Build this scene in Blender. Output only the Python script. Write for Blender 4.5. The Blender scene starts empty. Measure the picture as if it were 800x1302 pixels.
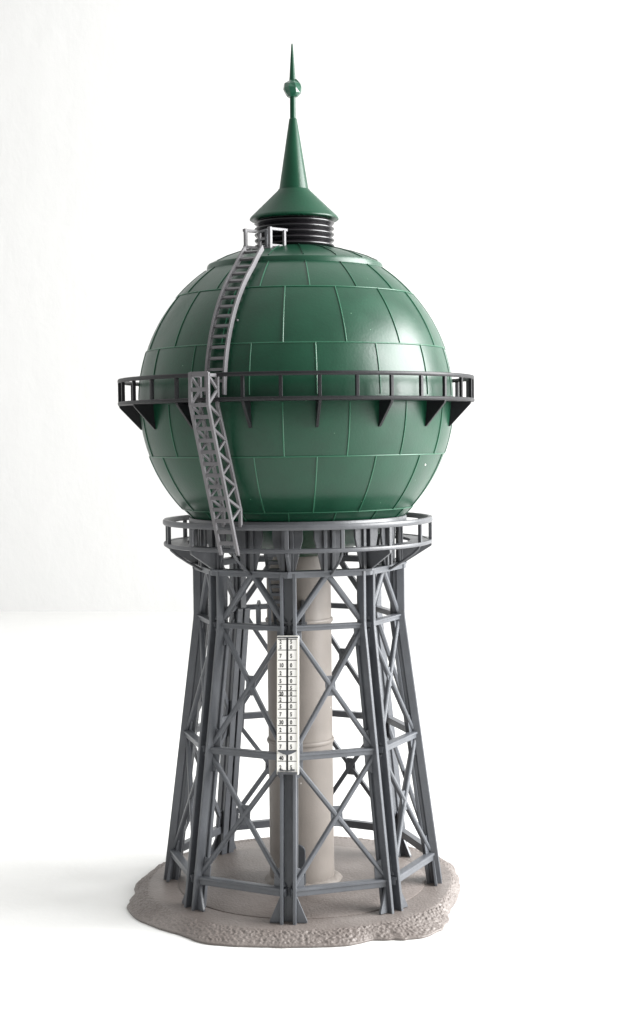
import bpy, bmesh, math, random
from mathutils import Vector, Matrix, noise
random.seed(4)
S = 0.02                    # one modelling unit is 2 cm (the model stands about 22 cm tall)
scene = bpy.context.scene
COL = scene.collection
PI = math.pi
def R(d): return math.radians(d)

# ------------------------------------------------------------------ materials
def nodes_of(m):
    m.use_nodes = True
    return m.node_tree.nodes, m.node_tree.links
def plastic(name, col, rough=0.45, var=0.12, bump=0.25, bscale=60, spec=0.5, dust=None, coat=0.0):
    """moulded plastic: slight mottling, fine moulded grain, gloss that varies a little"""
    m = bpy.data.materials.new(name); N, L = nodes_of(m)
    b = N['Principled BSDF']
    tc = N.new('ShaderNodeTexCoord')
    mp = N.new('ShaderNodeMapping'); mp.inputs['Scale'].default_value = (1/S,)*3
    L.new(tc.outputs['Object'], mp.inputs['Vector'])
    n1 = N.new('ShaderNodeTexNoise'); n1.inputs['Scale'].default_value = 3.1; n1.inputs['Detail'].default_value = 6
    n2 = N.new('ShaderNodeTexNoise'); n2.inputs['Scale'].default_value = bscale; n2.inputs['Detail'].default_value = 3
    L.new(mp.outputs['Vector'], n1.inputs['Vector']); L.new(mp.outputs['Vector'], n2.inputs['Vector'])
    cr = N.new('ShaderNodeValToRGB')
    cr.color_ramp.elements[0].position = 0.3; cr.color_ramp.elements[1].position = 0.7
    cr.color_ramp.elements[0].color = (*[c*(1-var) for c in col], 1)
    cr.color_ramp.elements[1].color = (*[c*(1+var) for c in col], 1)
    L.new(n1.outputs['Fac'], cr.inputs['Fac'])
    out = cr.outputs['Color']
    if dust:
        vo = N.new('ShaderNodeTexVoronoi'); vo.inputs['Scale'].default_value = dust[0]
        L.new(mp.outputs['Vector'], vo.inputs['Vector'])
        lt = N.new('ShaderNodeMath'); lt.operation = 'LESS_THAN'; lt.inputs[1].default_value = dust[1]
        L.new(vo.outputs['Distance'], lt.inputs[0])
        wn = N.new('ShaderNodeMath'); wn.operation = 'GREATER_THAN'; wn.inputs[1].default_value = dust[2]
        sp = N.new('ShaderNodeSeparateColor'); L.new(vo.outputs['Color'], sp.inputs['Color'])
        L.new(sp.outputs['Red'], wn.inputs[0])
        mu = N.new('ShaderNodeMath'); mu.operation = 'MULTIPLY'
        L.new(lt.outputs[0], mu.inputs[0]); L.new(wn.outputs[0], mu.inputs[1])
        mx = N.new('ShaderNodeMix'); mx.data_type = 'RGBA'
        L.new(mu.outputs[0], mx.inputs['Factor']); L.new(out, mx.inputs['A'])
        mx.inputs['B'].default_value = (*dust[3], 1)
        out = mx.outputs['Result']
    L.new(out, b.inputs['Base Color'])
    mr = N.new('ShaderNodeMapRange'); mr.inputs['To Min'].default_value = rough-0.06; mr.inputs['To Max'].default_value = rough+0.08
    L.new(n1.outputs['Fac'], mr.inputs['Value']); L.new(mr.outputs['Result'], b.inputs['Roughness'])
    bp = N.new('ShaderNodeBump'); bp.inputs['Strength'].default_value = bump; bp.inputs['Distance'].default_value = 0.01*S
    L.new(n2.outputs['Fac'], bp.inputs['Height']); L.new(bp.outputs['Normal'], b.inputs['Normal'])
    b.inputs['Specular IOR Level'].default_value = spec
    b.inputs['Coat Weight'].default_value = coat
    return m

M = {}
M['green'] = plastic('green_satin_plastic', (0.0026, 0.0410, 0.0200), rough=0.33, var=0.12, bump=0.12, bscale=30, spec=0.42,
                     dust=(9.0, 0.045, 0.86, (0.16, 0.30, 0.20)))
M['rib'] = plastic('lit_green_seam', (0.013, 0.088, 0.046), rough=0.34, var=0.12, bump=0.05, spec=0.45)  # lighter green paints in the light that the raised seam ribs catch
M['roof'] = plastic('green_roof_plastic', (0.0026, 0.041, 0.0195), rough=0.34, var=0.12, bump=0.12, bscale=40, spec=0.28, dust=(11.0, 0.05, 0.85, (0.2, 0.34, 0.24)))
M['slate'] = plastic('slate_grey_plastic', (0.089, 0.095, 0.106), rough=0.36, var=0.16, bump=0.22, bscale=30)
M['gallery'] = plastic('mid_grey_plastic', (0.070, 0.073, 0.080), rough=0.38, var=0.16, bump=0.22, bscale=30)
M['black'] = plastic('charcoal_plastic', (0.0085, 0.0088, 0.0105), rough=0.42, var=0.2, bump=0.2, bscale=34, spec=0.32)
M['neck'] = plastic('black_ribbed_plastic', (0.012, 0.011, 0.013), rough=0.30, var=0.15, bump=0.15, bscale=40, dust=(7.0, 0.05, 0.8, (0.35, 0.35, 0.36)))
M['ladder'] = plastic('warm_grey_plastic', (0.125, 0.121, 0.128), rough=0.42, var=0.14, bump=0.22, bscale=36)
M['column'] = plastic('stone_grey_plastic', (0.205, 0.182, 0.163), rough=0.5, var=0.07, bump=0.15, bscale=40, dust=(5.0, 0.05, 0.9, (0.6, 0.58, 0.55)))
M['white'] = plastic('white_printed_card', (0.78, 0.77, 0.74), rough=0.5, var=0.03, bump=0.05)
M['cream'] = plastic('cream_board_edge', (0.66, 0.65, 0.60), rough=0.5, var=0.06, bump=0.1)
M['ink'] = plastic('black_ink', (0.012, 0.012, 0.012), rough=0.6, var=0.1, bump=0.0)
M['door'] = plastic('dark_slate_door', (0.05, 0.055, 0.062), rough=0.45, var=0.1)

def base_material():
    m = bpy.data.materials.new('moulded_ground_plastic'); N, L = nodes_of(m)
    b = N['Principled BSDF']
    tc = N.new('ShaderNodeTexCoord'); mp = N.new('ShaderNodeMapping'); mp.inputs['Scale'].default_value = (1/S,)*3
    L.new(tc.outputs['Object'], mp.inputs['Vector'])
    n1 = N.new('ShaderNodeTexNoise'); n1.inputs['Scale'].default_value = 1.6; n1.inputs['Detail'].default_value = 8
    n2 = N.new('ShaderNodeTexNoise'); n2.inputs['Scale'].default_value = 30; n2.inputs['Detail'].default_value = 4
    for n in (n1, n2): L.new(mp.outputs['Vector'], n.inputs['Vector'])
    cr = N.new('ShaderNodeValToRGB')
    cr.color_ramp.elements[0].position = 0.32; cr.color_ramp.elements[1].position = 0.68
    cr.color_ramp.elements[0].color = (0.130, 0.110, 0.100, 1); cr.color_ramp.elements[1].color = (0.180, 0.158, 0.146, 1)
    L.new(n1.outputs['Fac'], cr.inputs['Fac']); L.new(cr.outputs['Color'], b.inputs['Base Color'])
    b.inputs['Roughness'].default_value = 0.48
    bp = N.new('ShaderNodeBump'); bp.inputs['Strength'].default_value = 0.55; bp.inputs['Distance'].default_value = 0.018*S
    L.new(n2.outputs['Fac'], bp.inputs['Height']); L.new(bp.outputs['Normal'], b.inputs['Normal'])
    return m
M['base'] = base_material()

def plain_surface(name, col, rough, scale, strength, dist, streak=False):
    m = bpy.data.materials.new(name); N, L = nodes_of(m); b = N['Principled BSDF']
    tc = N.new('ShaderNodeTexCoord'); mp = N.new('ShaderNodeMapping')
    mp.inputs['Scale'].default_value = tuple(c/S for c in ((1, 1, 0.6) if streak else (1, 1, 1)))
    L.new(tc.outputs['Object'], mp.inputs['Vector'])
    n = N.new('ShaderNodeTexNoise'); n.inputs['Scale'].default_value = scale; n.inputs['Detail'].default_value = 7; n.inputs['Roughness'].default_value = 0.6
    n3 = N.new('ShaderNodeTexNoise'); n3.inputs['Scale'].default_value = scale*0.23; n3.inputs['Detail'].default_value = 4
    L.new(mp.outputs['Vector'], n.inputs['Vector']); L.new(mp.outputs['Vector'], n3.inputs['Vector'])
    cr = N.new('ShaderNodeValToRGB')
    cr.color_ramp.elements[0].color = (*[c*0.97 for c in col], 1); cr.color_ramp.elements[1].color = (*[c*1.02 for c in col], 1)
    L.new(n3.outputs['Fac'], cr.inputs['Fac']); L.new(cr.outputs['Color'], b.inputs['Base Color'])
    ad = N.new('ShaderNodeMath'); ad.operation = 'ADD'
    L.new(n.outputs['Fac'], ad.inputs[0]); L.new(n3.outputs['Fac'], ad.inputs[1])
    bp = N.new('ShaderNodeBump'); bp.inputs['Strength'].default_value = strength; bp.inputs['Distance'].default_value = dist*S
    L.new(ad.outputs[0], bp.inputs['Height']); L.new(bp.outputs['Normal'], b.inputs['Normal'])
    b.inputs['Roughness'].default_value = rough
    return m
M['table'] = plain_surface('white_table_top', (0.70, 0.70, 0.688), 0.6, 9, 0.12, 0.03)
M['wall'] = plain_surface('white_plaster_wall', (0.625, 0.625, 0.619), 0.8, 1.1, 0.16, 0.14, True)

def faceted_glass():
    m = bpy.data.materials.new('clear_green_plastic'); N, L = nodes_of(m); b = N['Principled BSDF']
    tc = N.new('ShaderNodeTexCoord'); n = N.new('ShaderNodeTexNoise'); n.inputs['Scale'].default_value = 6/S
    L.new(tc.outputs['Object'], n.inputs['Vector'])
    cr = N.new('ShaderNodeValToRGB'); cr.color_ramp.elements[0].color = (0.004, 0.03, 0.016, 1); cr.color_ramp.elements[1].color = (0.02, 0.10, 0.06, 1)
    L.new(n.outputs['Fac'], cr.inputs['Fac']); L.new(cr.outputs['Color'], b.inputs['Base Color'])
    b.inputs['Roughness'].default_value = 0.06; b.inputs['Specular IOR Level'].default_value = 0.55
    return m
M['ball'] = faceted_glass()

# ------------------------------------------------------------------ mesh helpers (modelling units)
class MB:
    def __init__(self): self.bm = bmesh.new()
    def poly_extrude(self, pts, depth_vec):
        d = Vector(depth_vec)
        a = [self.bm.verts.new(Vector(p)) for p in pts]
        b = [self.bm.verts.new(Vector(p)+d) for p in pts]
        n = len(pts)
        try:
            self.bm.faces.new(a[::-1]); self.bm.faces.new(b)
        except ValueError: pass
        for i in range(n):
            self.bm.faces.new((a[i], a[(i+1) % n], b[(i+1) % n], b[i]))
        return self
    def loft(self, rings, closed_ends=True):
        vs = [[self.bm.verts.new(Vector(p)) for p in r] for r in rings]
        n = len(vs[0])
        for r0, r1 in zip(vs, vs[1:]):
            for i in range(n):
                self.bm.faces.new((r0[i], r0[(i+1) % n], r1[(i+1) % n], r1[i]))
        if closed_ends:
            self.bm.faces.new(vs[0][::-1]); self.bm.faces.new(vs[-1])
        return self
    def box(self, x0, x1, y0, y1, z0, z1):
        return self.poly_extrude([(x0, y0, z0), (x1, y0, z0), (x1, y1, z0), (x0, y1, z0)], (0, 0, z1-z0))
    def bar(self, p, q, w, d, out=(0, -1, 0), ridge=0.0):
        """straight bar from p to q: w across, d deep along 'out', its outer face on the line p-q"""
        p, q, out = Vector(p), Vector(q), Vector(out)
        t = (q-p).normalized(); s = t.cross(out).normalized(); o = s.cross(t).normalized()
        if o.dot(out) < 0: o = -o
        prof = [(-w/2, -d), (w/2, -d), (w/2, -ridge), (w/4, 0), (-w/4, 0), (-w/2, -ridge)] if ridge else [(-w/2, -d), (w/2, -d), (w/2, 0), (-w/2, 0)]
        return self.loft([[c+s*a+o*b for a, b in prof] for c in (p, q)])
    def lathe(self, prof, seg=96, a0=0.0, a1=360.0, closed_prof=False):
        full = abs(a1-a0-360) < 1e-6
        n = seg if full else seg+1
        cols = []
        for k in range(n):
            a = R(a0+(a1-a0)*k/seg); sa, ca = math.sin(a), -math.cos(a)
            cols.append([(r*sa, r*ca, z) for r, z in prof])
        vs = []
        poles = {}
        for c in cols:
            col = []
            for j, p in enumerate(c):
                if prof[j][0] < 1e-6:
                    if j not in poles: poles[j] = self.bm.verts.new(p)
                    col.append(poles[j])
                else: col.append(self.bm.verts.new(p))
            vs.append(col)
        m = len(prof)
        for k in range(n if full else n-1):
            c0, c1 = vs[k], vs[(k+1) % n]
            for j in range(m if closed_prof else m-1):
                f = [c0[j], c1[j], c1[(j+1) % m], c0[(j+1) % m]]
                u = []
                for v in f:
                    if v not in u: u.append(v)
                if len(u) > 2: self.bm.faces.new(u)
        if not full and closed_prof:
            self.bm.faces.new(vs[0]); self.bm.faces.new(vs[-1][::-1])
        return self
    def ring(self, r0, r1, z0, z1, seg=96, a0=0.0, a1=360.0):
        return self.lathe([(r0, z0), (r1, z0), (r1, z1), (r0, z1)], seg, a0, a1, True)
    def tube(self, pts, rad, seg=8):
        pts = [Vector(p) for p in pts]; rings = []
        for i, p in enumerate(pts):
            t = (pts[min(i+1, len(pts)-1)]-pts[max(i-1, 0)]).normalized()
            s = t.cross(Vector((0.3, 0.2, 1)) if abs(t.z) < .9 else Vector((1, 0.1, 0))).normalized(); o = s.cross(t)
            rings.append([p+(s*math.cos(2*PI*k/seg)+o*math.sin(2*PI*k/seg))*rad for k in range(seg)])
        return self.loft(rings)
    def build(self, name, mat, parent=None, smooth=None, bevel=0.0, az=0.0, segs=2):
        bmesh.ops.recalc_face_normals(self.bm, faces=self.bm.faces)
        for v in self.bm.verts: v.co *= S
        me = bpy.data.meshes.new(name); self.bm.to_mesh(me); self.bm.free()
        me.materials.append(mat)
        if smooth is not None:
            me.shade_smooth()
            me.set_sharp_from_angle(angle=R(smooth))
        o = bpy.data.objects.new(name, me); COL.objects.link(o)
        o.parent = parent
        o.rotation_euler = (0, 0, R(az))
        if bevel:
            bv = o.modifiers.new('edge', 'BEVEL'); bv.width = bevel*S; bv.segments = segs
            bv.limit_method = 'ANGLE'; bv.angle_limit = R(40); bv.harden_normals = False
        return o

def copy_tree(o, parent, az=None):
    c = o.copy(); COL.objects.link(c); c.parent = parent
    if az is not None: c.rotation_euler = (0, 0, R(az))
    for ch in list(o.children): copy_tree(ch, c)
    return c
def at(az, r, z, t=0.0):
    a = R(az)
    return Vector((r*math.sin(a)+t*math.cos(a), -r*math.cos(a)+t*math.sin(a), z))
def axes(az):
    a = R(az)
    return Vector((math.sin(a), -math.cos(a), 0)), Vector((math.cos(a), math.sin(a), 0))   # outward, sideways

# ------------------------------------------------------------------ the tower: one thing
tower = bpy.data.objects.new('water_tower', None); COL.objects.link(tower)
tower.empty_display_size = 0.02
tower['label'] = 'green ball-shaped model water tower on slate grey lattice legs, standing on the white table'
tower['category'] = 'model tower'

PHI = -5.6                                   # azimuth of the front leg (0 = towards the camera, positive = right)
RF, RK, ZK, ZT = 1.812, 1.360, 3.46, 4.14
def RL(z): return RF+(RK-RF)*z/ZK if z < ZK else RK

# ---- base
ZTAB = -0.13
outline = [(-180, 2.44), (-165, 2.46), (-149, 2.44), (-135, 2.34), (-123.7, 2.26), (-106.3, 2.19), (-95.3, 2.205), (-86.4, 2.165), (-78.2, 2.24),
           (-71.3, 2.314), (-62, 2.33), (-50, 2.29), (-39.7, 2.265), (-29.2, 2.35), (-20, 2.30), (-13, 2.25), (-0.2, 2.23), (12.6, 2.255), (21.9, 2.19),
           (27.1, 2.27), (30.5, 2.36), (36, 2.42), (43.3, 2.38), (50.5, 2.26), (58, 2.11), (65.3, 2.05), (78, 2.03), (89.6, 2.05), (101.5, 2.11),
           (115, 2.24), (130, 2.34), (150, 2.43), (170, 2.46), (180, 2.44)]
def rout(az):
    az = (az+180) % 360-180
    for (a0, r0), (a1, r1) in zip(outline, outline[1:]):
        if a0 <= az <= a1:
            t = (az-a0)/(a1-a0); t = t*t*(3-2*t); return r0+(r1-r0)*t
    return outline[0][1]
def make_base():
    b = MB(); bm = b.bm; NA, NR = 1100, 66
    rows = []
    for k in range(NA):
        az = 360*k/NA-180; ro = rout(az)+0.012*noise.noise(Vector((az*0.25, 3, 0)))
        rp = min(1.96+0.03*noise.noise(Vector((az*0.03, 7, 0))), ro-0.12)
        col = []
        for j in range(NR+1):
            if j < 14:
                r = rp*(j+1)/14*0.995 if j < 13 else rp
                z = 0.0
            else:
                u = (j-13)/(NR-13); r = rp+(ro-rp)*u
                z = -0.005*u-0.098*(u**1.6)
                w = min(1, u*5)*min(1, (1-u)*7+0.15)
                q = at(az, r, 0)
                g = noise.noise(q*25)*0.6+noise.noise(q*44+Vector((5, 1, 2)))*0.6
                z += w*(0.021*g)
                r += w*0.008*noise.noise(q*20+Vector((9, 9, 1)))
            col.append(bm.verts.new(at(az, r, z)))
        col.append(bm.verts.new(at(az, ro+0.004, -0.112)))
        col.append(bm.verts.new(at(az, ro-0.004, ZTAB+0.001)))
        rows.append(col)
    c = bm.verts.new((0, 0, 0)); cb = bm.verts.new((0, 0, ZTAB+0.001))
    for k in range(NA):
        r0, r1 = rows[k], rows[(k+1) % NA]
        bm.faces.new((c, r0[0], r1[0])); bm.faces.new((cb, r1[-1], r0[-1]))
        for j in range(len(r0)-1): bm.faces.new((r0[j], r0[j+1], r1[j+1], r1[j]))
    return b
base = make_base().build('base', M['base'], tower, smooth=60)
# raised round floor plate inside the legs (shallow lip)
d = MB(); d.lathe([(0.0, -0.01), (1.60, -0.01), (1.60, 0.007), (1.594, 0.011), (0.0, 0.011)], 128)
d.build('floor_disc', M['base'], base, smooth=50)

# ---- column
cb = MB(); cb.lathe([(0, 0.0), (0.418, 0.0), (0.416, 1.0), (0.413, 3.95), (0.405, 3.99), (0.30, 4.27), (0.30, 4.40), (0, 4.40)], 72)
column = cb.build('column', M['column'], tower, smooth=40)
for zz in (1.84, 3.40):
    c_ = MB(); c_.lathe([(0.40, zz-0.028), (0.428, zz-0.026), (0.436, zz-0.012), (0.436, zz+0.012), (0.428, zz+0.026), (0.40, zz+0.028)], 72)
    c_.build('collar', M['column'], column, smooth=40)
f_ = MB(); bm = f_.bm; rows = []
for k in range(90):
    az = 4*k; ro = 0.50+0.035*math.sin(R(az-60))+0.03*noise.noise(at(az, 2.1, 0)); col = []
    for j in range(7):
        u = j/6; r = 0.40+(ro-0.40)*u
        z = 0.055*(1-u**2)+0.02+0.018*noise.noise(at(az, r*26, 0))
        col.append(bm.verts.new(at(az, r, z if j < 6 else 0.012)))
    rows.append(col)
for k in range(90):
    for j in range(6): bm.faces.new((rows[k][j], rows[k][j+1], rows[(k+1) % 90][j+1], rows[(k+1) % 90][j]))
f_.build('foot_collar', M['column'], column, smooth=70)
dr = MB(); pts = []
for k in range(9): pts.append((0.11*math.cos(PI*k/8), 0, 0.50+0.08*math.sin(PI*k/8)))
dr.poly_extrude([(-0.11, -0.405, 0.06), (0.11, -0.405, 0.06)]+[(x, -0.405, z) for x, y, z in pts], (0, -0.045, 0))
dr.build('door', M['door'], column, bevel=0.006, az=-9)

# ---- legs (built for azimuth 0, then turned)
def leg_mesh():
    b = MB()
    outer = [(-.098, 0), (-.056, 0), (-.056, -.125), (.056, -.125), (.056, 0), (.098, 0), (.098, -.100), (.076, -.106), (.076, -.150), (-.076, -.150), (-.076, -.106), (-.098, -.100)]
    rings = []
    for z in (-0.01, ZK-0.05, ZK+0.03, ZT):
        rr = RL(z) if z < ZK-0.02 else RK
        if abs(z-(ZK-0.05)) < 1e-6: rr = RL(z)
        rings.append([(x, -(rr+y), z) for x, y in outer])
    b.loft(rings)
    # inner half: two broad bars with a thin groove between them, only below the bend
    for s in (-1, 1):
        prof = [(s*.013, -.149), (s*.104, -.149), (s*.104, -.195), (s*.013, -.195)]
        b.loft([[(x, -(RL(z)+y), z) for x, y in prof] for z in (-0.01, ZK-0.02)])
    b.loft([[(x, -(RL(z)+y), z) for x, y in [(-.013, -.148), (.013, -.148), (.013, -.17), (-.013, -.17)]] for z in (-0.01, ZK-0.03)])
    prof = [(-.05, -.149), (.05, -.149), (.05, -.185), (-.05, -.185)]
    b.loft([[(x, -(RK+y), z) for x, y in prof] for z in (ZK-0.01, ZT)])
    return b
leg0 = leg_mesh().build('leg', M['slate'], tower, bevel=0.008, az=PHI)
for s in (-1, 1):
    g = MB()
    g.poly_extrude([(s*.099, -(RL(0)-.06), 0.005), (s*.225, -(RL(0)-.06), 0.005), (s*.222, -(RL(0)-.06), 0.03), (s*.099, -(RL(.3)-.06), 0.31)], (0, 0.035, 0))
    g.build('foot_gusset', M['slate'], leg0, bevel=0.005)
legs = [leg0]+[copy_tree(leg0, tower, PHI+45*k) for k in range(1, 8)]

# ---- lattice panels between legs (built for azimuth 0 with the legs at +-22.5)
C22, S22 = math.cos(R(22.5)), math.sin(R(22.5))
INS = 0.035
def pp(s, z, inset=0.0):
    """a point of the panel: s = -1..1 from flank to flank, at height z"""
    rr = RL(z)-INS
    half = rr*S22-0.098*C22+0.02
    return Vector((s*half, -(rr*C22-inset), z))
SL = math.atan((RF-RK)*C22/ZK)
OUTN = Vector((0, -math.cos(SL), math.sin(SL)*1.0))
def plate(b, pts, inset=0.035, th=0.022):
    b.poly_extrude([pp(s, z, inset) for s, z in pts], (0, th, 0))
def brace_mesh():
    b = MB()
    for z0, z1 in ((0.41, 1.88), (1.97, 3.41)):
        a, c = pp(-1, z0, .004), pp(1, z1, .004); e, f = pp(1, z0, .010), pp(-1, z1, .010)
        b.bar(a, c, 0.058, 0.058, OUTN, 0.016); b.bar(e, f, 0.058, 0.058, OUTN, 0.016)
        zm = z0+(z1-z0)*(RL(z0)-INS)/((RL(z0)-INS)+(RL(z1)-INS))
        h = 0.12; w = 0.135
        plate(b, [(-w, zm-h*.55), (-w*.55, zm-h), (w*.55, zm-h), (w, zm-h*.55), (w, zm+h*.55), (w*.55, zm+h), (-w*.55, zm+h), (-w, zm+h*.55)], 0.030)
        for s in (-1, 1):
            plate(b, [(s*1.0, z0-.02), (s*.76, z0-.02), (s*.76, z0+.12), (s*.84, z0+.20), (s*1.0, z0+.24)], 0.034)
            plate(b, [(s*1.0, z1+.02), (s*.76, z1+.02), (s*.76, z1-.12), (s*.84, z1-.20), (s*1.0, z1-.24)], 0.034)
    # upper bay: two struts that meet under the middle of the ring beam
    for s in (-1, 1):
        b.bar(pp(s*.02, 4.075, .0), pp(s*1.0, 3.50, .0), 0.070, 0.07, (0, -1, 0), 0.018)
    return b
panel0 = brace_mesh().build('brace_panel', M['slate'], tower, bevel=0.005, az=PHI+22.5)
for zc, h in ((0.352, 0.100), (1.928, 0.084), (3.448, 0.068)):
    b = MB()
    a, c = pp(-1.06, zc, -.012), pp(1.06, zc, -.012)
    b.bar(a, c, h, 0.085, (0, -1, 0))
    a2, c2 = pp(-1.06, zc+h*.30, -.030), pp(1.06, zc+h*.30, -.030)
    b.bar(a2, c2, h*.34, 0.03, (0, -1, 0))
    b.build('horizontal_beam', M['slate'], panel0, bevel=0.006)
b = MB()
x = (RK+.022)*S22; y = -(RK+.022)*C22
b.bar((-x, y, 4.10), (x, y, 4.10), 0.080, 0.15, (0, -1, 0)); b.bar((-x, y-.016, 4.128), (x, y-.016, 4.128), 0.026, 0.03, (0, -1, 0))
b.build('ring_beam', M['slate'], panel0, bevel=0.007)
for k in range(1, 8): copy_tree(panel0, tower, PHI+22.5+45*k)

# ---- flared brackets that carry the tank ring: above each leg and above each panel
def corbel_mesh(rr):
    b = MB()
    for s in (-1, 1):
        b.box(s*.030 if s > 0 else -.075, s*.075 if s > 0 else -.030, -rr, -(rr-.09), 4.135, 4.665)
        b.poly_extrude([(s*.074, -(rr-.03), 4.142), (s*.09, -(rr-.03), 4.142), (s*.185, -(rr-.03), 4.52), (s*.185, -(rr-.03), 4.664), (s*.074, -(rr-.03), 4.664)], (0, 0.03, 0))
    b.box(-.03, .03, -(rr-.05), -(rr-.085), 4.136, 4.662)
    return b
c0 = corbel_mesh(1.345).build('support_bracket', M['gallery'], tower, bevel=0.006, az=PHI)
c1 = corbel_mesh(1.300).build('support_bracket', M['gallery'], tower, bevel=0.006, az=PHI+22.5)
for k in range(1, 8):
    copy_tree(c0, tower, PHI+45*k); copy_tree(c1, tower, PHI+22.5+45*k)
b = MB(); b.lathe([(1.24, 4.655), (1.385, 4.655), (1.395, 4.665), (1.395, 4.725), (1.385, 4.738), (1.24, 4.738)], 128, closed_prof=True)
b.build('support_ring', M['gallery'], tower, smooth=40)

# ---- lower gallery
LP = -4.6
b = MB(); b.lathe([(1.44, 4.385), (1.700, 4.383), (1.718, 4.390), (1.722, 4.420), (1.715, 4.432), (1.665, 4.432), (1.660, 4.422), (1.44, 4.422)], 128, closed_prof=True)
lower = b.build('lower_gallery', M['gallery'], tower, smooth=40)
b = MB(); b.lathe([(1.675, 4.655), (1.718, 4.655), (1.728, 4.668), (1.728, 4.708), (1.718, 4.722), (1.675, 4.722), (1.668, 4.708), (1.668, 4.668)], 128, closed_prof=True)
b.build('handrail', M['gallery'], lower, smooth=40)
b = MB(); b.box(-.024, .024, -1.716, -1.672, 4.43, 4.658); p0 = b.build('post', M['gallery'], lower, bevel=0.007, az=LP)
b = MB(); b.poly_extrude([(-.018, -1.712, 4.384), (-.018, -1.712, 4.345), (-.018, -1.36, 4.125), (-.018, -1.30, 4.125), (-.018, -1.30, 4.384)], (.036, 0, 0))
g0 = b.build('deck_bracket', M['gallery'], lower, bevel=0.005, az=LP)
b = MB()
pts = [(0, -1.690, 4.40), (0, -1.672, 4.355), (0, -1.60, 4.29), (0, -1.46, 4.195), (0, -1.28, 4.09)]
b.tube(pts, 0.017, 8); g1 = b.build('deck_bracket', M['gallery'], lower, smooth=50, az=LP+22.5)
for k in range(1, 16):
    copy_tree(p0, lower, LP+22.5*k)
    if k % 2 == 0: copy_tree(g0, lower, LP+22.5*k)
    elif k > 1: copy_tree(g1, lower, LP+22.5*k)

# ---- spherical tank
ZS, RS = 6.207, 2.0
def make_tank():
    b = MB()
    prof = [(0.0, ZS-RS)]
    lat = -88.0
    while lat <= 55.7:
        prof.append((RS*math.cos(R(lat)), ZS+RS*math.sin(R(lat)))); lat += 1.45
    prof += [(1.120, 7.862), (1.118, 7.905), (1.108, 7.928), (1.085, 7.942), (0.95, 8.005), (0.75, 8.075), (0.50, 8.135), (0.0, 8.135)]
    b.lathe(prof, 192)
    def lat_rib(lat, w=0.016, h=0.010):
        dl = math.degrees(w/2/RS); q = []
        for l, r in ((lat-dl, RS-.01), (lat-dl, RS+h*.6), (lat-dl*.4, RS+h), (lat+dl*.4, RS+h), (lat+dl, RS+h*.6), (lat+dl, RS-.01)):
            q.append((r*math.cos(R(l)), ZS+r*math.sin(R(l))))
        b.lathe(q, 192, closed_prof=True)
    def mer_rib(az, l0, l1, w=0.017, h=0.011):
        o, s = axes(az); rings = []
        n = 12
        for i in range(n+1):
            l = R(l0+(l1-l0)*i/n); nn = o*math.cos(l)+Vector((0, 0, math.sin(l))); c = Vector((0, 0, ZS))
            rings.append([c+nn*(RS+hh)+s*a for a, hh in ((-w/2, -.01), (-w/2, h*.6), (-w*.2, h), (w*.2, h), (w/2, h*.6), (w/2, -.01))])
        b.loft(rings)
    for l in (41.0, 18.4, -20.0, -42.6): lat_rib(l)
    for k in range(16):
        a = 22.5*k
        mer_rib(6.5+a, 41, 55.6); mer_rib(-4.5+a, 18.4, 41); mer_rib(6.8+a, 1.0, 18.4)
        mer_rib(-4.6+a, -20, -1.6); mer_rib(7.0+a, -42.6, -20); mer_rib(-4.5+a, -49, -42.6)
        o, s = axes(5.5+a)
        cp = [(1.085, 7.942), (0.95, 8.005), (0.75, 8.075), (0.53, 8.13)]
        b.loft([[o*r+Vector((0, 0, z))+s*x+Vector((0, 0, h)) for x, h in ((-.008, -.01), (-.006, .010), (.006, .010), (.008, -.01))] for r, z in cp])
    return b
tank = make_tank().build('tank', M['green'], tower, smooth=32)
tank.data.materials.append(M['rib'])
for f in tank.data.polygons:
    rr = (f.center-Vector((0, 0, ZS*S))).length/S
    if f.center.z/S < 7.85 and rr > RS+.004: f.material_index = 1
# a few tiny moulding specks that stand on the skin
for az, l, r in ((58.5, -24.0, .013), (-22.3, 27.0, .016)):
    sp = MB(); n = Vector((0, 0, ZS))+axes(az)[0]*(RS*math.cos(R(l)))+Vector((0, 0, RS*math.sin(R(l))))
    bmesh.ops.create_icosphere(sp.bm, subdivisions=2, radius=r, matrix=Matrix.Translation(n))
    sp.build('mould_speck', M['white'] if az > 0 else M['ladder'], tank, smooth=60)

# ---- upper gallery
UP = -4.5; LAZ = -27.0
b = MB(); b.lathe([(1.96, 6.165), (2.235, 6.163), (2.262, 6.168), (2.268, 6.176), (2.268, 6.202), (2.258, 6.212), (2.215, 6.212), (2.210, 6.198), (1.96, 6.198)], 160, closed_prof=True)
upper = b.build('upper_gallery', M['black'], tower, smooth=40)
b = MB(); b.lathe([(2.222, 6.448), (2.258, 6.448), (2.266, 6.458), (2.266, 6.486), (2.258, 6.496), (2.222, 6.496), (2.214, 6.486), (2.214, 6.458)], 160, LAZ+2.6, LAZ+357.4, closed_prof=True)
b.build('handrail', M['black'], upper, smooth=40)
b = MB(); b.box(-.021, .021, -2.262, -2.222, 6.205, 6.452); p0 = b.build('post', M['black'], upper, bevel=0.006, az=UP)
for k in range(1, 32):
    az = UP+11.25*k
    if abs((az-LAZ+180) % 360-180) < 2: continue
    copy_tree(p0, upper, az)
b = MB()
b.poly_extrude([(-.017, -2.255, 6.166), (-.017, -2.245, 6.135), (-.017, -1.985, 5.86), (-.017, -1.94, 5.86), (-.017, -1.94, 6.166)], (.034, 0, 0))
g0 = b.build('deck_bracket', M['black'], upper, bevel=0.004, az=6.8)
for k in range(1, 16): copy_tree(g0, upper, 6.8+22.5*k)

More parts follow.
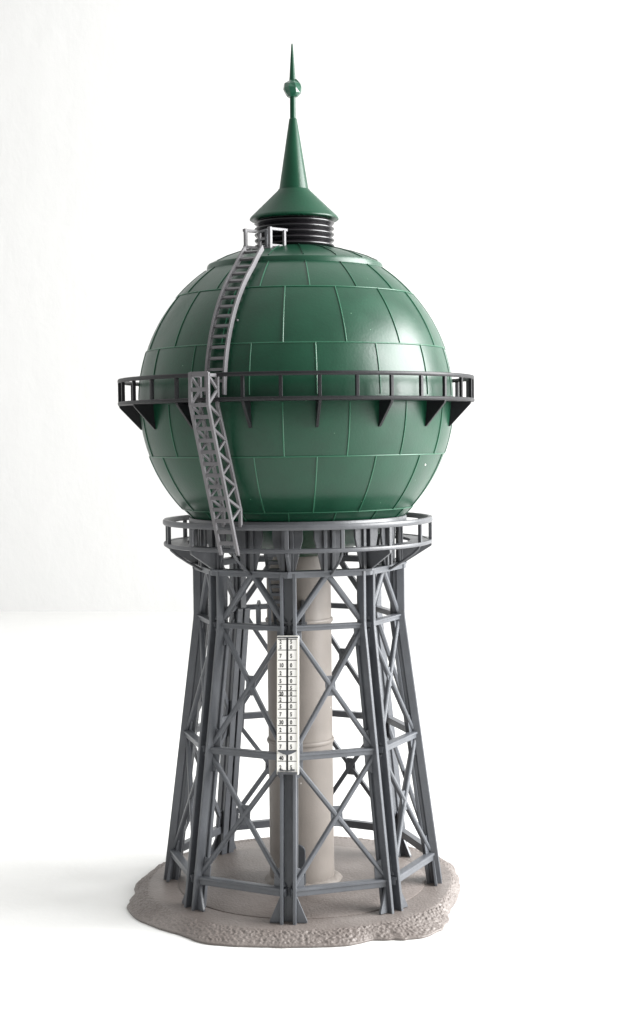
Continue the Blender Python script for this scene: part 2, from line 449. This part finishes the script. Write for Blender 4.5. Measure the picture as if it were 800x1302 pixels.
# ---- lower ladder: caged lattice ladder between the galleries (built in its own plane, azimuth 0)
HW = 0.115
fr = [(2.425, 6.495), (2.425, 6.125), (1.785, 4.365)]                     # front stringers (r, z)
bk = [(2.215, 6.495), (2.215, 6.125), (1.715, 4.90), (1.715, 4.695)]      # back stringers
def on(path, z):
    for (r0, z0), (r1, z1) in zip(path, path[1:]):
        if z1 <= z <= z0: return r0+(r1-r0)*(z-z0)/(z1-z0)
    return path[-1][0]
b = MB()
W_ = 0.040
for s in (-1, 1):
    for path in (fr, bk):
        rings = []
        for r, z in path:
            x = s*HW
            rings.append([(x-W_/2, -(r+W_/2), z), (x+W_/2, -(r+W_/2), z), (x+W_/2, -(r-W_/2), z), (x-W_/2, -(r-W_/2), z)])
        b.loft(rings)
    b.bar((s*HW, -(2.440), 6.482), (s*HW, -2.20, 6.482), W_, W_, (0, 0, 1))
ladder = b.build('caged_ladder', M['ladder'], tower, bevel=0.006, az=LAZ)
zs = [6.475, 6.30, 6.125]+[6.125-0.1345*i for i in range(1, 13)]
r0_ = None
for z in zs:
    r = on(fr, z); b = MB(); h = 0.046 if z < 6.4 else 0.055
    b.box(-HW, HW, -(r+.012), -(r-.016), z-h/2, z+h/2); b.build('rung', M['ladder'], ladder, bevel=0.004)
for s in (-1, 1):
    b = MB(); zz = [6.47, 6.30, 6.13]+[6.13-0.135*i for i in range(1, 11)]
    for i, (za, zb) in enumerate(zip(zz, zz[1:])):
        pa, pb = (fr, bk) if i % 2 == 0 else (bk, fr)
        p = Vector((s*HW, -on(pa, za), za)); q = Vector((s*HW, -on(pb, zb), zb))
        b.bar(p+Vector((s*.012, 0, 0)), q+Vector((s*.012, 0, 0)), 0.030, 0.026, (s, 0, 0))
    b.build('side_lacing', M['ladder'], ladder, bevel=0.003)

# ---- upper ladder that follows the ball
CAZ = -26.9; CW = 0.120
def curve(l, r): return Vector((0, -r*math.cos(R(l)), ZS+r*math.sin(R(l))))
b = MB()
for s in (-1, 1):
    rings = []
    for i in range(41):
        l = 1+58.3*i/40; lift = 0.0 if l < 50 else (l-50)*0.006
        x = s*CW
        a_, c_ = curve(l, 2.035+lift), curve(l, 2.105+lift)
        rings.append([a_+Vector((x-.013, 0, 0)), a_+Vector((x+.013, 0, 0)), c_+Vector((x+.013, 0, 0)), c_+Vector((x-.013, 0, 0))])
    b.loft(rings)
cl = b.build('curved_ladder', M['ladder'], tower, smooth=30, bevel=0.004, az=CAZ)
for i in range(15):
    l = 5.5+3.72*i; lift = 0.0 if l < 50 else (l-50)*0.006
    b = MB(); t = Vector((0, math.sin(R(l)), math.cos(R(l)))); n = Vector((0, -math.cos(R(l)), math.sin(R(l)))); c = curve(l, 2.075+lift)
    b.bar(c+Vector((-CW, 0, 0)), c+Vector((CW, 0, 0)), 0.034, 0.03, n); b.build('rung', M['ladder'], cl, bevel=0.003)

# ---- small platform where that ladder ends
b = MB()
o, s = axes(CAZ)
A, B = Vector((-.618, -.573, 0)), Vector((-.311, -.725, 0))
dv = Vector((.77, .64, 0))
b.poly_extrude([A+Vector((0, 0, 8.045)), B+Vector((0, 0, 8.045)), B+dv*.20+Vector((0, 0, 8.085)), A+dv*.20+Vector((0, 0, 8.085))], (0, 0, 0.025))
pf = b.build('top_platform', M['ladder'], tower, bevel=0.004)
for P_, zb, ext in ((A, 8.01, .20), (B, 7.975, .30)):
    b = MB()
    up = Vector((0, 0, 1)); side = Vector((-.64, .77, 0))
    b.bar(P_+up*zb, P_+up*8.325, 0.040, 0.040, -dv)
    e = P_+dv*.225
    b.bar(e+up*8.06, e+up*8.30, 0.034, 0.034, -dv)
    b.bar(P_+up*8.305, P_+dv*ext+up*8.305, 0.036, 0.036, -side)
    b.bar(P_+up*8.105, P_+dv*.225+up*8.105, 0.032, 0.032, -side)
    b.build('railing', M['ladder'], pf, bevel=0.005)
b = MB()
a_ = A+dv*.225; c_ = B+dv*.02
for z in (8.30, 8.20, 8.11): b.bar(a_+Vector((0, 0, z)), a_+(c_-a_)*.62+Vector((0, 0, z)), 0.03, 0.03, (-.4, -.9, 0))
b.bar(a_+(c_-a_)*.62+Vector((0, 0, 8.06)), a_+(c_-a_)*.62+Vector((0, 0, 8.31)), 0.034, 0.034, (-.4, -.9, 0))
b.build('gate', M['gallery'], pf, bevel=0.004)

# ---- ribbed neck, roof and spire
prof = [(0.0, 8.125), (0.47, 8.125)]
for i in range(5):
    z = 8.135+i*0.072
    prof += [(0.455, z), (0.488, z+0.012), (0.508, z+0.030), (0.506, z+0.042), (0.470, z+0.060), (0.452, z+0.068)]
prof += [(0.45, 8.53), (0.0, 8.53)]
b = MB(); b.lathe(prof, 96); b.build('ribbed_neck', M['neck'], tower, smooth=50)
b = MB(); b.lathe([(0.0, 8.51), (0.52, 8.495), (0.552, 8.496), (0.566, 8.506), (0.566, 8.520), (0.552, 8.540), (0.205, 8.874), (0.20, 8.886), (0, 8.886)], 96)
roof = b.build('cone_roof', M['roof'], tower, smooth=35)
b = MB(); b.lathe([(0.0, 8.87), (0.190, 8.87), (0.186, 8.895), (0.050, 9.765), (0.044, 9.778), (0.038, 9.782), (0.036, 10.05), (0.0, 10.05)], 48)
spire = b.build('spire', M['roof'], tower, smooth=35)
b = MB(); bmesh.ops.create_uvsphere(b.bm, u_segments=9, v_segments=6, radius=0.118, matrix=Matrix.Translation((0, 0, 10.155)))
for v in b.bm.verts: v.co += Vector((random.uniform(-1, 1), random.uniform(-1, 1), random.uniform(-1, 1)))*0.009
b.build('finial_ball', M['ball'], spire)
b = MB(); b.lathe([(0.0, 10.225), (0.048, 10.24), (0.040, 10.27), (0.011, 10.70), (0.006, 10.716), (0, 10.718)], 24)
b.build('finial_spike', M['roof'], spire, smooth=40)

# ---- landing and stair inside the legs
b = MB(); b.box(-.53, .10, -.96, -.36, 3.385, 3.42)
landing = b.build('landing', M['slate'], tower, bevel=0.006)
for x in (-.505, .05):
    b = MB()
    for y in (-.93, -.66, -.42): b.box(x-.024, x+.024, y-.024, y+.024, 3.419, 3.68)
    b.box(x-.018, x+.018, -.948, -.402, 3.66, 3.70); b.box(x-.014, x+.014, -.93, -.42, 3.54, 3.565)
    b.build('railing', M['slate'], landing, bevel=0.005)
b = MB(); b.box(-.505, -.36, -.948, -.912, 3.66, 3.70); b.box(-.378, -.342, -.948, -.912, 3.419, 3.70); b.build('railing', M['slate'], landing, bevel=0.005)
b = MB()
top, bot = Vector((-.395, -1.02, 4.38)), Vector((-.275, -.66, 3.42))
for dx in (0.0, 0.27):
    b.bar(top+Vector((dx, 0, 0)), bot+Vector((dx, 0, 0)), 0.10, 0.030, (1, 0, 0))
stair = b.build('inner_stair', M['slate'], tower, bevel=0.004)
for i in range(9):
    p = top.lerp(bot, (i+.6)/9.6); b = MB(); b.box(p.x, p.x+.25, p.y-.08, p.y+.07, p.z-.02, p.z+.022); b.build('step', M['slate'], stair, bevel=0.004)

# ---- water gauge board on the front leg
zb0, zb1 = 1.755, 3.375
tilt = math.atan((RF-RK)/ZK)
gb = bpy.data.objects.new('gauge_board', None)
def gp(x, h, out):
    """board coordinates: x sideways, h height up the leg (z), out from the leg's outer face"""
    return Vector((x, -(RL(h)+out), h))
def slab(b, x0, x1, h0, h1, o0, o1):
    b.loft([[gp(x0, h, o0), gp(x1, h, o0), gp(x1, h, o1), gp(x0, h, o1)] for h in (h0, h1)])
b = MB(); slab(b, -.128, .132, zb0, zb1, 0.002, 0.060)
slab(b, .108, .132, zb0, zb1, 0.059, 0.072); slab(b, -.128, -.118, zb0, zb1, 0.059, 0.068)
gauge = b.build('gauge_board', M['cream'], tower, bevel=0.004, az=PHI)
b = MB(); slab(b, -.126, .130, zb1-.018, zb1-.004, 0.058, 0.078); b.build('top_lip', M['gallery'], gauge, bevel=0.005)
b = MB(); slab(b, -.120, .118, zb0+.005, zb0+.030, 0.058, 0.085); b.build('bottom_lip', M['gallery'], gauge, bevel=0.005)
def hz(pix): return zb1-(pix-72)/(1200-72)*(zb1-zb0)       # rows measured down the board
rows_ = [97, 185, 268, 340, 402, 466, 518, 561, 613, 669, 741, 801, 864, 932, 1004, 1091, 1178]
b = MB(); slab(b, -.116, -.017, hz(1180), hz(80), 0.0605, 0.0635); slab(b, .009, .107, hz(1180), hz(80), 0.0605, 0.0635)
b.build('scale_strip', M['white'], gauge)
b = MB(); slab(b, -.0185, .0105, hz(1172), hz(76), 0.0605, 0.0625); b.build('float_slot', M['ink'], gauge)
b = MB()
for yy in rows_+[84]:
    if yy in (1178,): continue
    h = hz(yy)
    slab(b, -.116, -.017, h-.0042, h+.0042, 0.0636, 0.0650); slab(b, .009, .107, h-.0042, h+.0042, 0.0636, 0.0650)
b.build('scale_line', M['ink'], gauge)
b = MB(); pts = [(-.116, 1008), (-.09, 1019), (-.05, 1032), (-.004, 1040), (.042, 1032), (.08, 1019), (.107, 1008), (-.004, 1003)]
b.loft([[gp(x, hz(y), o_) for x, y in pts] for o_ in (0.066, 0.078)]); b.build('float_pointer', M['slate'], gauge)
b = MB()
for x0, x1, y0, y1 in ((-.095, -.055, 1158, 1170), (.045, .085, 1156, 1168), (-.06, .05, 1164, 1171)): slab(b, x0, x1, hz(y1), hz(y0), 0.066, 0.074)
b.build('clip', M['gallery'], gauge)
def text_into(bm, body, x, h, size, wide=0.78):
    cu = bpy.data.curves.new('numeral', 'FONT'); cu.body = body; cu.size = size; cu.align_x = 'CENTER'; cu.align_y = 'CENTER'
    cu.offset = size*0.035; cu.resolution_u = 3
    to = bpy.data.objects.new('numeral', cu); COL.objects.link(to)
    dg = bpy.context.evaluated_depsgraph_get(); dg.update()
    me = bpy.data.meshes.new_from_object(to.evaluated_get(dg))
    ct, st = math.cos(tilt), math.sin(tilt)
    vm = []
    for v in me.vertices:
        p = gp(x+v.co.x*wide, h, 0.0662)+Vector((0, v.co.y*st, v.co.y*ct)); vm.append(bm.verts.new(p))
    for f in me.polygons:
        try: bm.faces.new([vm[i] for i in f.vertices])
        except ValueError: pass
    bpy.data.objects.remove(to); bpy.data.curves.remove(cu); bpy.data.meshes.remove(me)
b = MB()
L_ = [('2', '5'), ('7',), ('10',), ('2',), ('5',), ('7',), ('20',), ('2',), ('5',), ('7',), ('30',), ('2',), ('5',), ('7',), ('40',), ('2',)]
R_ = [('5', '0'), ('5',), ('0',), ('5',), ('0',), ('5',), ('0',), ('5',), ('0',), ('5',), ('0',), ('5',), ('0',), ('5',), ('0',), ('5',)]
for i, (y0, y1) in enumerate(zip(rows_, rows_[1:])):
    if i == 14: y0 = 1034
    for side, T in ((-1, L_[i]), (1, R_[i])):
        xs = -.084 if side < 0 else .043
        if len(T[0]) == 2: xs = -.074
        if len(T) == 2:
            text_into(b.bm, T[0], xs, hz(y0+22), 0.062); text_into(b.bm, T[1], xs, hz(y1-22), 0.062)
        else:
            text_into(b.bm, T[0], xs, hz(y0*.40+y1*.60), 0.066)
b.build('numerals', M['ink'], gauge)
bpy.data.objects.remove(gb)

# ------------------------------------------------------------------ table and wall
b = MB(); b.box(-60, 60, -34, 33.4, ZTAB-1.2, ZTAB)
tb = b.build('table', M['table']); tb['kind'] = 'structure'
tb['label'] = 'plain white table top under the model tower'
WY = lambda x: 30.9-0.112*(x+5)
b = MB()
b.poly_extrude([(-36, WY(-36)+.45, ZTAB-1.5), (60, WY(60)+.45, ZTAB-1.5), (60, WY(60)+2.0, ZTAB-1.5), (-36, WY(-36)+2.0, ZTAB-1.5)], (0, 0, 40))
wl = b.build('wall', M['wall']); wl['kind'] = 'structure'
wl['label'] = 'white plastered wall behind the table'

# ------------------------------------------------------------------ camera (solved from the photograph)
D, Hc, yaw, pit, rol, fpx = 19.0974, 5.7603, R(0.6434), R(-2.9289), R(-0.6746), 1893.06
fwd = Vector((math.sin(yaw)*math.cos(pit), math.cos(yaw)*math.cos(pit), math.sin(pit)))
rt = Vector((math.cos(yaw), -math.sin(yaw), 0)); up = rt.cross(fwd)
r2 = rt*math.cos(rol)+up*math.sin(rol); u2 = -rt*math.sin(rol)+up*math.cos(rol)
cam = bpy.data.cameras.new('camera'); co = bpy.data.objects.new('camera', cam); COL.objects.link(co)
mw = Matrix((r2, u2, -fwd)).transposed().to_4x4(); mw.translation = Vector((0, -D, Hc))*S
co.matrix_world = mw
cam.sensor_fit = 'HORIZONTAL'; cam.sensor_width = 36; cam.lens = 36*fpx/800
cam.clip_start = 0.01; cam.clip_end = 50
scene.camera = co

# ------------------------------------------------------------------ light: a large window to the right, pale room all round
w = bpy.data.worlds.new('World'); scene.world = w; w.use_nodes = True
WN, WL = w.node_tree.nodes, w.node_tree.links
bg = WN['Background']; bg.inputs['Strength'].default_value = 1.0
wtc = WN.new('ShaderNodeTexCoord'); wsx = WN.new('ShaderNodeVectorMath'); wsx.operation = 'DOT_PRODUCT'
wsx.inputs[1].default_value = (0.35, 0.85, 0.35)         # the room is darker behind the camera than on the window side
WL.new(wtc.outputs['Generated'], wsx.inputs[0])
wmr = WN.new('ShaderNodeMapRange'); wmr.inputs['From Min'].default_value = -0.9; wmr.inputs['From Max'].default_value = 0.9
wmr.inputs['To Min'].default_value = 0.16; wmr.inputs['To Max'].default_value = 1.14
WL.new(wsx.outputs['Value'], wmr.inputs['Value']); WL.new(wmr.outputs['Result'], bg.inputs['Strength'])
bg.inputs['Color'].default_value = (1.0, 1.0, 0.99, 1)
def window(name, pos, target, sx, sy, power, col=(1, 1, 1)):
    l = bpy.data.lights.new(name, 'AREA'); l.shape = 'RECTANGLE'; l.size = sx*S; l.size_y = sy*S; l.energy = power; l.color = col
    o = bpy.data.objects.new(name, l); COL.objects.link(o); o.location = Vector(pos)*S
    o.rotation_euler = (Vector(target)-Vector(pos)).to_track_quat('-Z', 'Y').to_euler()
    return o
window('window_light', (33, -2.5, 17.0), (0, 0, 6.0), 32, 22, 13.0, (1.0, 1.0, 1.0))

scene.view_settings.view_transform = 'Standard'; scene.view_settings.look = 'None'
scene.view_settings.exposure = 0.65; scene.view_settings.gamma = 1.0
